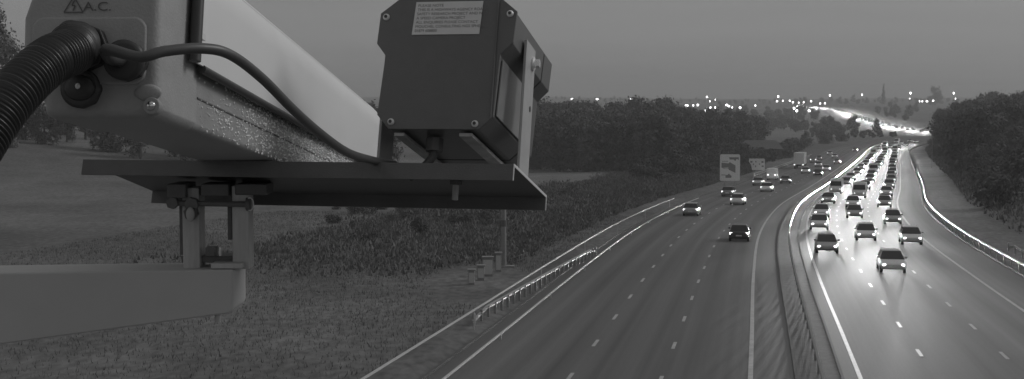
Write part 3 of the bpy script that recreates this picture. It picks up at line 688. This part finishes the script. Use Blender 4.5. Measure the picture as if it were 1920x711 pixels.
# oncoming
ro = random.Random(12); kinds = ['car_a', 'car_c', 'car_c', 'car_a', 'van_car_c', 'car_a', 'car_c']
side_n = [0, 0, 0]
for ln, off in enumerate((3.1, 6.6, 10.2)):
    D = (112, 98, 122)[ln]; i = 0
    while D < 640:
        kd = ro.choice(kinds); 
        w1 = ORD[i] if i < len(ORD) else 'far'
        vehicle(kd, s_of_D(D), off + ro.uniform(-.25, .25), True, 'oncoming %s, %s %s, bright headlights' % (W_[kd], w1, LN[ln]), 'oncoming vehicles with headlights lit', LEADB if i == 0 else BEAM)
        D += ro.uniform(17, 30) * (1 + D / 1500); i += 1
for ln, off in enumerate((3.1, 6.6, 10.2)):
    D = 930 + ln * 9; i = 0
    while D < 2060:
        kd = ro.choice(kinds)
        vehicle(kd, s_of_D(D), off, True, 'tiny oncoming vehicle with headlights lit on the far climbing stretch of motorway', 'vehicles on the far stretch of motorway', BEAMF if (i + ln) % 3 else None)
        D += ro.uniform(26, 44); i += 1

# ------------------------------------------------------------------ street lamps on the far hill
lamps = [(1072, 186, 1.5), (1119, 186, 1.5), (1183, 185, 1.5), (1160, 200, 1.1), (1165, 200, .7), (1250, 184, .7), (1286, 198, 1.6), (1299, 198, .6), (1307, 197, 1), (1324, 182, 1.4), (1330, 190, .6), (1340, 187, .6),
         (1331, 202, .6), (1340, 202, .6), (1321, 208, .5), (1361, 197, 1.1), (1365, 199, 1), (1372, 202, .6), (1386, 202, 1), (1415, 198, .6), (1055, 194, .7), (1063, 195, .8), (1457, 181, 1.3), (1455, 190, 1.3),
         (1466, 189, 1), (1479, 189, 1), (1485, 192, 1), (1496, 193, .6), (1505, 192, .8), (1519, 190, 1), (1487, 203, 1), (1492, 208, 1), (1515, 208, 1), (1529, 203, .8), (1554, 179, .9), (1614, 178, .8), (1704, 175, 1.3),
         (1703, 185, .9), (1722, 190, .6), (1727, 190, .7), (1735, 190, 1.3), (1747, 189, 1), (1785, 175, 1.1), (1789, 185, .7), (1536, 194, .7), (1545, 194, .7)]
lp = empty('street_lamp')
q = MB(); q.tube([(0, 0, -1), (0, 0, 9.6)], [.14, .09], 6); q.build('pole', M['steel'], lp)
q = MB(); q.tube([(0, 0, 9.6), (0, -.7, 10), (0, -1.5, 10.05)], .07, 6); q.build('arm', M['steel'], lp)
q = MB(); q.ball((0, -1.6, 10.0), (.62, .6, 1.0), 10, 6); q.build('lit_head', M['street_on'], lp)
first = True
for idx, (px, py, sc) in enumerate(sorted(lamps)):
    best = 1900
    for D in range(1050, 2040, 15):
        x = (px - CX) / FPX * D
        if P(px, py, D).z - gz(x, D) <= 10.0 * 1.0: best = D; break
    D = best; x = (px - CX) / FPX * D; z = P(px, py, D).z; g0 = gz(x, D); H = z - g0
    o = lp if first else copy_tree(lp); first = False
    kq = max(.35, min(1.6, H / 10.0)); o.location = (x, D, z - 10 * kq); o.scale = (sc * 1.6, sc * 1.6, kq)
    for ch in o.children:
        pass
    near = 'above the left wood' if px < 1200 else 'above the middle of the wood' if px < 1320 else 'above the road signs' if px < 1440 else 'left of the far motorway' if px < 1560 else 'near the pointed conifer' if px < 1650 else 'above the right bank'
    tag(o, '%s lit street lamp %s, %s' % ('big bright' if sc > 1.2 else 'bright' if sc >= .9 else 'faint small', near, ('high up' if py < 187 else 'at treetop level' if py < 196 else 'low on the hillside')), 'street lamp', 'lit street lamps on the far hillside')

# ------------------------------------------------------------------ foreground equipment
def frame(O, wdir):
    wv = wdir.normalized(); r = wv.cross(Vector((0, 0, 1))).normalized(); u = r.cross(wv)
    return lambda x, y, z: O + r * x + u * y + wv * z
HO = P(190, 100, 1.3); HF = frame(HO, ray(1078, 521))
LO = P(830, 120, 1.8); LF = frame(LO, ray(1573, 903))
TRAY_Y, TRAY_Z0, TRAY_Z1 = -.141, -.043, .155

# --- camera housing
hs = empty('camera_housing', HF(0, -.06, .4)); tag(hs, 'long pale traffic camera housing with white curved sunshield, wet side and cables at its back', 'camera')
def rr(x0, x1, y0, y1, r, n=5):
    out = []
    for cx_, cy_, a0 in ((x1 - r, y1 - r, 0), (x0 + r, y1 - r, 90), (x0 + r, y0 + r, 180), (x1 - r, y0 + r, 270)):
        for t in range(n + 1): a = R(a0 + 90 * t / n); out.append((cx_ + r * math.cos(a), cy_ + r * math.sin(a)))
    return out
q = MB(HF); q.prism([(-.054, -.0605), (.05, -.0605), (.055, -.05), (.055, .13), (-.045, .13), (-.076, .034), (-.076, -.034), (-.054, -.042)], 0.0, .135); q.build('end_cap', M['cast'], hs, bevel=.012, seg=5)
q = MB(HF); q.prism(rr(-.05, .053, -.058, .12, .008), .13, 1.32); q.build('body', M['body'], hs, bevel=.001)
q = MB(HF); q.prism(rr(-.066, .043, -.030, .034, .012), -.003, .01); q.build('cover_plate', M['cast'], hs, bevel=.0025)
q = MB(HF); q.prism([(.0531, -.0235), (.0541, -.0235), (.0541, -.025), (.0531, -.025)], .137, 1.31); q.build('seam', M['mark'], hs)
# sunshield, a bent sheet
sec = [(-.079, .006), (-.079, .085)] + [(-.079 + .05 - .05 * math.cos(R(a)), .085 + .05 * math.sin(R(a))) for a in range(15, 91, 15)] + [(.0, .140)] + [(.064 - .06 + .06 * math.sin(R(a)), .08 + .06 * math.cos(R(a))) for a in range(0, 91, 10)] + [(.064, .006)]
inn = [(x * .965, y - .003 if y > .1 else y) for x, y in sec]
sh = MB(HF); n = len(sec)
vs_ = []
for z in (.105, 1.44): vs_ += [(x, y, z + (-.012 + (y - .006) * .12 if z < .5 else 0)) for x, y in sec] + [(x, y, z + (-.012 + (y - .006) * .12 if z < .5 else 0)) for x, y in inn]
fs = []
for i in range(n - 1):
    fs += [(i, i + 1, 2 * n + i + 1, 2 * n + i), (n + i, 3 * n + i, 3 * n + i + 1, n + i + 1), (i, n + i, n + i + 1, i + 1), (2 * n + i, 2 * n + i + 1, 3 * n + i + 1, 3 * n + i)]
fs += [(0, 2 * n, 3 * n, n), (n - 1, 2 * n - 1, 4 * n - 1, 3 * n - 1)]
sh.add(vs_, fs, True); o = sh.build('sunshield', M['shield'], hs); 
es = o.modifiers.new('es', 'EDGE_SPLIT'); es.split_angle = R(40)
# dark strips round the shield's back edge and in place of shade below it
tr = MB(HF)
pts = [(x * 1.0, y, .105 - .012 + (y - .006) * .12 - .006) for x, y in sec]
for i in range(len(pts) - 1): pass
tr.tube([(x + (.0 if x < 0 else 0.0), y, z) for x, y, z in pts], .0062, 10); tr.build('back_edge_strip', M['rubber'], hs)
tr = MB(HF); tr.tube([(.062, .0035, .12), (.062, .0035, 1.43)], .0045, 10); tr.build('lower_shade_strip', M['rubber'], hs)  # dark tube puts the shield's overhang shade into geometry
q = MB(HF); q.box((.0645, .030, .088), (.069, .036, .108)); q.build('clip', M['label'], hs)
# screw recess in the lower corner of the cap
q = MB(HF); q.ball((.045, -.037, .0), (.013, .008, .004), 16, 8); q.build('screw_visor', M['cast'], hs)
q = MB(HF); q.tube([(.050, -.050, .006), (.050, -.050, -.006)], .008, 16); q.build('screw_seat', M['cast'], hs, bevel=.001)
q = MB(HF); q.ball((.050, -.050, -.007), (.0045, .0045, .003), 12, 6); q.build('screw', M['chrome'], hs)
# glands
def gland(name, cxp, cyp, r, ln, part_of, tl=0.0):
    x, y = (cxp - 190) * .0005, -(cyp - 100) * .0005
    q = MB(HF); q.tube([(x, y, .002), (x, y, -ln * .45)], r, 8, smooth=False); gq = q.build(name, M['rubber'], part_of, bevel=.0015)
    q = MB(HF); q.tube([(x, y, -ln * .45), (x - ln * tl * .2, y, -ln * .6), (x - ln * tl * .8, y - ln * tl * .12, -ln * .95), (x - ln * tl, y - ln * tl * .15, -ln)], [r * .93, r * 1.0, r * 1.0, r * .8], 28); q.build('collar', M['rubber'], gq, org=part_of.location)
    return x, y
gx, gy_ = gland('conduit_gland', 164, 92, .0228, .03, hs, .3)
g2x, g2y = gland('cable_gland', 244, 118, .0188, .02, hs)
g3x, g3y = gland('blanking_plug', 158, 168, .0185, .010, hs)
q = MB(HF); q.ball((g3x, g3y, -.010), (.015, .012, .005), 16, 8); q.build('plug_face', M['rubber'], hs)
q = MB(HF); q.ball((g3x, g3y + .001, -.0155), (.0025, .003, .002), 8, 6); q.build('plug_screw', M['edge'], hs)
# lettering A.C. with a hazard triangle
def text_part(body, size, fr, parent, m, ox, oy, z, name='lettering', org=None, sx=1.0):
    cu = bpy.data.curves.new('t', 'FONT'); cu.body = body; cu.size = size; cu.space_line = .95
    to = bpy.data.objects.new('t', cu); COL.objects.link(to); dg = bpy.context.evaluated_depsgraph_get(); me = bpy.data.meshes.new_from_object(to.evaluated_get(dg))
    q = MB(fr); q.add([(ox + v.co.x * sx, oy + v.co.y, z) for v in me.vertices], [tuple(p.vertices) for p in me.polygons])
    bpy.data.objects.remove(to); return q.build(name, m, parent, org=org)
text_part('A.C.', .012, HF, hs, M['mark'], -.018, .040, -.0012, sx=1.25)
q = MB(HF)
T = [(-.036, .0385), (-.018, .0385), (-.027, .0535)]
def stroke(a, b, w_):
    a = Vector(a); b = Vector(b); d = (b - a).normalized(); nn = Vector((-d.y, d.x)) * w_ / 2
    q.add([(*(a + nn), -.0012), (*(b + nn), -.0012), (*(b - nn), -.0012), (*(a - nn), -.0012)], [(0, 1, 2, 3)])
stroke(T[0], T[1], .0012); stroke(T[1], T[2], .0012); stroke(T[2], T[0], .0012); stroke((-.0262, .0500), (-.0285, .0450), .0014); stroke((-.0285, .0450), (-.0255, .0448), .0012); stroke((-.0255, .0448), (-.0275, .0400), .0014)
q.build('warning_symbol', M['mark'], hs)
# water drops on the wet side
rd = random.Random(3); q = MB(HF)
for i in range(3000):
    z = .14 + 1.0 * rd.random()**.9; y = rd.uniform(-.056, .004)
    if rd.random() > (.35 + .65 * (z - .14) / .5) : continue
    if y > -.022 and z < .25 and rd.random() < .7: continue
    r = rd.uniform(.0004, .0015) * (1 + z * .5); q.ball((.0535, y, z), (r * .8, r, r), 6, 4)
tag(q.build('water_drops', M['drop'], hs), kind='stuff')

# --- conduit and cable
def catmull(pts, n):
    pts = [Vector(p) for p in pts]; out = []
    pts = [pts[0] * 2 - pts[1]] + pts + [pts[-1] * 2 - pts[-2]]
    for i in range(1, len(pts) - 2):
        for k_ in range(n):
            t = k_ / n; a, b, c, d = pts[i - 1:i + 3]
            out.append(.5 * ((2 * b) + (c - a) * t + (2 * a - 5 * b + 4 * c - d) * t * t + (3 * b - a - 3 * c + d) * t**3))
    out.append(pts[-2]); return out
cp = [HF(gx - .006, gy_ - .001, -.024), P(134, 96, 1.25), P(98, 111, 1.215), P(64, 138, 1.19), P(36, 166, 1.17), P(2, 207, 1.15), P(-32, 258, 1.13), P(-85, 345, 1.1)]
path = catmull(cp, 60); rad = []; dd = 0; L0 = 0
pp = [path[0]]
for a in path[1:]:
    if (a - pp[-1]).length > .00055: pp.append(a)
acc = 0
for i, a in enumerate(pp):
    if i: acc += (a - pp[i - 1]).length
    rad.append((.0196 + .002 * max(0, 1 - acc / .03) * 0) + .0019 * max(-.55, math.cos(acc / .0042 * 2 * math.pi)))
q = MB(lambda *p: Vector(p)); q.tube(pp, rad, 36)
co = q.build('corrugated_conduit', M['conduit'], None); tag(co, 'thick black corrugated conduit curving down from the back of the camera housing', 'conduit')
cp = [HF(g2x, g2y, -.012), HF(g2x - .006, g2y - .001, -.036), HF(g2x - .001, g2y + .003, -.058), P(262, 107, 1.235), P(310, 96, 1.245), P(380, 91, 1.27), P(432, 103, 1.30), P(490, 146, 1.36), P(550, 206, 1.44), P(600, 250, 1.53), P(650, 285, 1.63), P(695, 300, 1.72), P(740, 309, 1.80)]
q = MB(lambda *p: Vector(p)); pth = catmull(cp, 14); q.tube(pth, [.0050 + .0015 * max(0, 1 - i / 40) for i in range(len(pth))], 16)
tag(q.build('grey_cable', M['cable'], None), 'smooth grey cable looping from the camera housing across its sunshield to the tray', 'cable')

# --- lamp unit
kx = 1.8 / FPX
def lp_(px, py): return ((px - 830) * kx, -(py - 120) * kx * 1.03)
lu = empty('lamp_unit', LF(.0, -.09, .1)); tag(lu, 'square black infrared lamp unit with a white notice on its back', 'lamp')
outl = [lp_(*p) for p in ((742, -10), (700, 22), (697, 80), (716, 103), (709, 215), (734, 242), (908, 242), (934, 218), (940, 103), (963, 80), (967, 22), (927, -10))]
inset = [(x * .985, y * .99 - .0003) for x, y in outl]
q = MB(LF); q.prism(outl, 0, .004); q.build('back_plate', M['black'], lu, bevel=.0008, seg=2)
q = MB(LF); q.prism(inset, .0045, .178); q.build('case', M['blackg'], lu, bevel=.001, seg=2)
xs1, ys1 = lp_(939.6, 108); xs2, ys2 = lp_(934.4, 213)
q = MB(LF); q.add([(xs1, ys1, .012), (xs1 + .0016, ys1, .012), (xs2 + .0016, ys2, .012), (xs2, ys2, .012), (xs1, ys1, .172), (xs1 + .0016, ys1, .172), (xs2 + .0016, ys2, .172), (xs2, ys2, .172)], [(0, 3, 2, 1), (4, 5, 6, 7), (0, 1, 5, 4), (1, 2, 6, 5), (2, 3, 7, 6), (3, 0, 4, 7)]); q.build('side_sheen_panel', M['side_sheen'], lu)  # added pale sheet, stands in for sheen on the black side
q = MB(LF); q.prism(inset, .183, .235); q.build('front_bezel', M['blackg'], lu, bevel=.001, seg=2)
q = MB(LF); q.prism([(x * .96, y * .96) for x, y in inset], .178, .183); q.build('gasket', M['rubber'], lu)
x0, y0 = lp_(931, 100); x1, y1 = lp_(931, 222)
q = MB(LF); q.tube([(x0, y0 + .07, -.0012), (x1 - .001, y1, -.0012)], .0011, 6); q.build('edge_strip', M['blackg'], lu)
for sp in ((712.5, 30), (954, 27), (738, 229), (900.5, 232)):
    x, y = lp_(*sp)
    q = MB(LF); q.ball((x, y, -.001), (.0047, .0047, .0036), 16, 8); s_ = q.build('screw', M['edge'], lu)
    q = MB(LF); q.prism([(x + .0024 * math.cos(a), y + .0024 * math.sin(a)) for a in [R(60 * k_) for k_ in range(6)]], -.0049, -.0041); q.build('socket', M['rubber'], s_, org=lu.location)
# notice
c4 = [lp_(770, 2), lp_(901, 2), lp_(897, 64.5), lp_(765.5, 64.5)]
q = MB(LF); q.prism(c4, -.0012, -.0003); nb = q.build('notice', M['label'], lu)
txt = ['PLEASE NOTE', 'THIS IS A HIGHWAYS AGENCY ROAD', 'SAFETY RESEARCH PROJECT AND NOT', 'A SPEED CAMERA PROJECT', 'ALL ENQUIRIES PLEASE CONTACT', 'MOUCHEL CONSULTING NGS SPHERE', '01879 608800']
for i, t in enumerate(txt):
    x, y = lp_(774.2 - i * .55, 11.6 + i * 8.0); text_part(t, .0052, LF, nb, M['ink'], x, y, -.00155, org=lu.location, sx={0: 1.1, 3: 1.05, 6: 1.0}.get(i, 1.05))
# bottom rails and gland under the unit
for a, b in (((742, 244), (762, 244)), ((868, 244), (893, 244))):
    xa, ya = lp_(*a); xb, yb = lp_(*b)
    q = MB(LF); q.box((xa, ya - .006, .008), (xb, ya - .0012, .22)); q.build('base_rail', M['galv'], lu, bevel=.0008, seg=2)
xg, yg = lp_(806, 244)
q = MB(LF); q.tube([(xg, yg, .045), (xg, yg - .018, .045)], .012, 8, smooth=False); q.build('gland', M['galv_dark'], lu, bevel=.001)
q = MB(LF); q.tube(catmull([(xg, yg - .016, .045), (xg - .002, yg - .026, .044), (xg - .012, yg - .04, .04), (xg - .03, yg - .055, .04)], 8), .0055, 12)
tag(q.build('lamp_cable', M['cable'], lu), None)
# yoke
z0, z1 = .052, .105; xr = outl[9][0] + .004; xl = outl[2][0] - .004; th = .004; yt = lp_(0, 52)[1]; yb = TRAY_Y + .001
def arm(sx, x):
    rb = .014; path_ = [(x, yt)] + [(x - sx * (rb - rb * math.cos(R(a))), yb + rb - rb * math.sin(R(a))) for a in range(0, 91, 15)] + [(0, yb)]
    return path_
yk = empty('mounting_yoke', LF(0, yb, .08)); tag(yk, 'black U shaped steel yoke gripping both sides of the lamp unit', 'bracket')
for sx, x, nm in ((1, xr, 'arm'), (-1, xl, 'arm')):
    pa = arm(sx, x); q = MB(LF); vs_ = []
    for i, (a, b) in enumerate(pa):
        t = Vector(pa[min(i + 1, len(pa) - 1)]) - Vector(pa[max(i - 1, 0)]); t.normalize(); nn = Vector((-t.y, t.x)) * th / 2 * sx
        c0_, c1_ = Vector((a, b)) + nn, Vector((a, b)) - nn
        vs_ += [(*c0_, z0), (*c1_, z0), (*c1_, z1), (*c0_, z1)]
    fs = []
    for i in range(len(pa) - 1):
        for j in range(4): fs.append((i * 4 + j, i * 4 + (j + 1) % 4, i * 4 + 4 + (j + 1) % 4, i * 4 + 4 + j))
    fs += [(0, 1, 2, 3), tuple((len(pa) - 1) * 4 + j for j in (3, 2, 1, 0))]; q.add(vs_, fs, False)
    q.build(nm, M['yoke'], yk, bevel=.0008, seg=2)
q = MB(LF); q.tube([(xr + .002, yt - .022, .09), (xr + .012, yt - .022, .09)], .006, 6, smooth=False); q.build('bolt', M['chrome'], yk)
q = MB(LF); q.tube([(xr + .002, yt - .022, .09), (xr + .0045, yt - .022, .09)], .0095, 16); q.build('washer', M['edge'], yk)
q = MB(LF); q.tube([(xr + .0018, yt - .085, .09), (xr + .0026, yt - .085, .09)], .004, 12); q.build('hole', M['rubber'], yk)

# --- tray
def plane_x(px, py, zl):   # local x of the pixel ray on the plane z = zl of the lamp frame
    d = ray(px, py); O = LF(0, 0, zl); nrm_ = (LF(0, 0, 1) - LF(0, 0, 0)); t = O.dot(nrm_) / d.dot(nrm_); return (d * t - O).dot(LF(1, 0, 0) - LF(0, 0, 0))
txl = plane_x(155, 305, TRAY_Z0); txr = plane_x(962, 320, TRAY_Z0)
ty_ = empty('mounting_tray', LF((txl + txr) / 2, TRAY_Y, .05)); tag(ty_, 'long black downturned channel tray carrying the camera housing and lamp unit', 'tray')
q = MB(LF); q.box((txl, TRAY_Y - .003, TRAY_Z0), (txr, TRAY_Y, TRAY_Z1)); q.build('top_plate', M['tray'], ty_)
q = MB(LF); q.box((txl, TRAY_Y - .0205, TRAY_Z0), (txr, TRAY_Y - .0031, TRAY_Z0 + .003)); q.build('near_lip', M['tray'], ty_)
q = MB(LF); q.box((txl + .0, TRAY_Y - .0205, TRAY_Z1 - .003), (txr, TRAY_Y - .0031, TRAY_Z1)); q.build('far_lip', M['tray'], ty_)
e = .0008
for nm, a, b in (('bare_edge', (txr + .0002, TRAY_Y - .003, TRAY_Z0), (txr + .0012, TRAY_Y + .0004, TRAY_Z1)), ('bare_edge', (txr + .0002, TRAY_Y - .0205, TRAY_Z0 - .0004), (txr + .0012, TRAY_Y - .0032, TRAY_Z0 + .002)), ('bare_edge', (txr + .0002, TRAY_Y - .0205, TRAY_Z1 - .0025), (txr + .0012, TRAY_Y - .0032, TRAY_Z1))):
    q = MB(LF); q.box(a, b); q.build(nm, M['edge'], ty_)
bx0 = plane_x(855, 345, .05)
q = MB(LF); q.tube([(bx0, TRAY_Y - .0035, .05), (bx0, TRAY_Y - .009, .05)], .009, 6, smooth=False); q.build('nut', M['galv_dark'], ty_)
q = MB(LF); q.tube([(bx0, TRAY_Y - .009, .05), (bx0, TRAY_Y - .028, .05)], .0042, 10); q.build('bolt', M['galv'], ty_)

# --- clamp, uprights and beam
Dk = 1.86
cl = empty('pole_clamp', P(405, 480, Dk)); tag(cl, 'bolted metal clamp with two pale uprights joining the tray to the beam', 'clamp')
W3 = lambda *p: Vector(p)
def pbox(px0, px1, py0, py1, D0, D1):
    a = P(px0, py1, D0); b = P(px1, py0, D0); return (a.x, D0, a.z), (b.x, D1, b.z)
for (a, b, c, d) in ((343, 373, 352, 505), (436, 466, 348, 505)):
    q = MB(W3); q.box(*pbox(a, b, c, d, Dk, Dk + .035)); q.build('upright', M['galv'], cl, bevel=.002)
for (a, b, c, d) in ((337, 342, 350, 478), (427, 434, 348, 450)):
    q = MB(W3); q.box(*pbox(a, b, c, d, Dk + .012, Dk + .05)); q.build('side_strap', M['galv_dark'], cl, bevel=.001)
q = MB(W3); q.box(*pbox(313, 348, 345, 372, Dk - .012, Dk + .05)); q.build('block', M['tray'], cl, bevel=.002)
q = MB(W3); q.box(*pbox(376, 428, 345, 368, Dk - .004, Dk + .05)); q.build('block', M['galv_dark'], cl, bevel=.002)
q = MB(W3); q.box(*pbox(440, 500, 345, 366, Dk - .004, Dk + .05)); q.build('block', M['tray'], cl, bevel=.002)
a = P(318, 381, Dk - .004); b = P(462, 383, Dk - .004); q = MB(W3); q.tube([a, b], .0038, 10); q.build('cross_bolt', M['galv_dark'], cl)
for px, py, r in ((322, 381, .0085), (357, 400, .010), (358, 384, .010)):
    c = P(px, py, Dk - .012); q = MB(W3); q.tube([c, c + Vector((0, .012, 0))], r, 6, smooth=False); q.build('nut', M['galv_dark'], cl, bevel=.0008)
c = P(357, 402, Dk - .016); q = MB(W3); q.ball(c, (.006, .003, .010), 14, 8); q.build('bolt_head', M['galv'], cl)
c = P(469, 383, Dk - .01); q = MB(W3)
q.tube([c + Vector((math.cos(R(a)) * .0045, 0, math.sin(R(a)) * .0085)) for a in range(0, 361, 15)], .0009, 6, caps=False); q.build('ring', M['edge'], cl)
c = P(462, 383, Dk - .006); q = MB(W3); q.tube([c, c + Vector((.005, 0, 0))], .009, 14); q.build('nut', M['galv_dark'], cl)
q = MB(W3); q.box(*pbox(385, 402, 464, 480, Dk - .002, Dk + .02)); q.build('stud_block', M['galv_dark'], cl)
q = MB(W3); q.box(*pbox(411, 413.5, 464, 480, Dk - .01, Dk)); q.build('stud', M['edge'], cl)
q = MB(W3); q.box(*pbox(340, 440, 480, 493, Dk + .01, Dk + .05)); q.build('saddle', M['galv_dark'], cl, bevel=.001)
q = MB(W3); q.box(*pbox(395, 453, 494, 504, Dk - .02, Dk + .05)); q.build('foot_plate', M['galv'], cl, bevel=.001)
Db = 1.84
bmx = [P(-160, 514, Db), P(437, 505, Db), P(437, 580, Db), P(430, 588, Db), P(-160, 668, Db)]
q = MB(lambda x, y, z: Vector((x, z, y))); q.prism([(p.x, p.z) for p in bmx], Db, Db + .09)
bo = q.build('support_beam', M['beam'], None, bevel=.003); tag(bo, 'pale grey tapering support beam at the lower left under the clamp', 'beam')
c = P(408, 604, Db + .02); q = MB(W3); q.tube([c, c + Vector((0, 0, .012))], .004, 8); q.build('drain_screw', M['galv'], bo)

S.render.resolution_x, S.render.resolution_y = 1024, 379
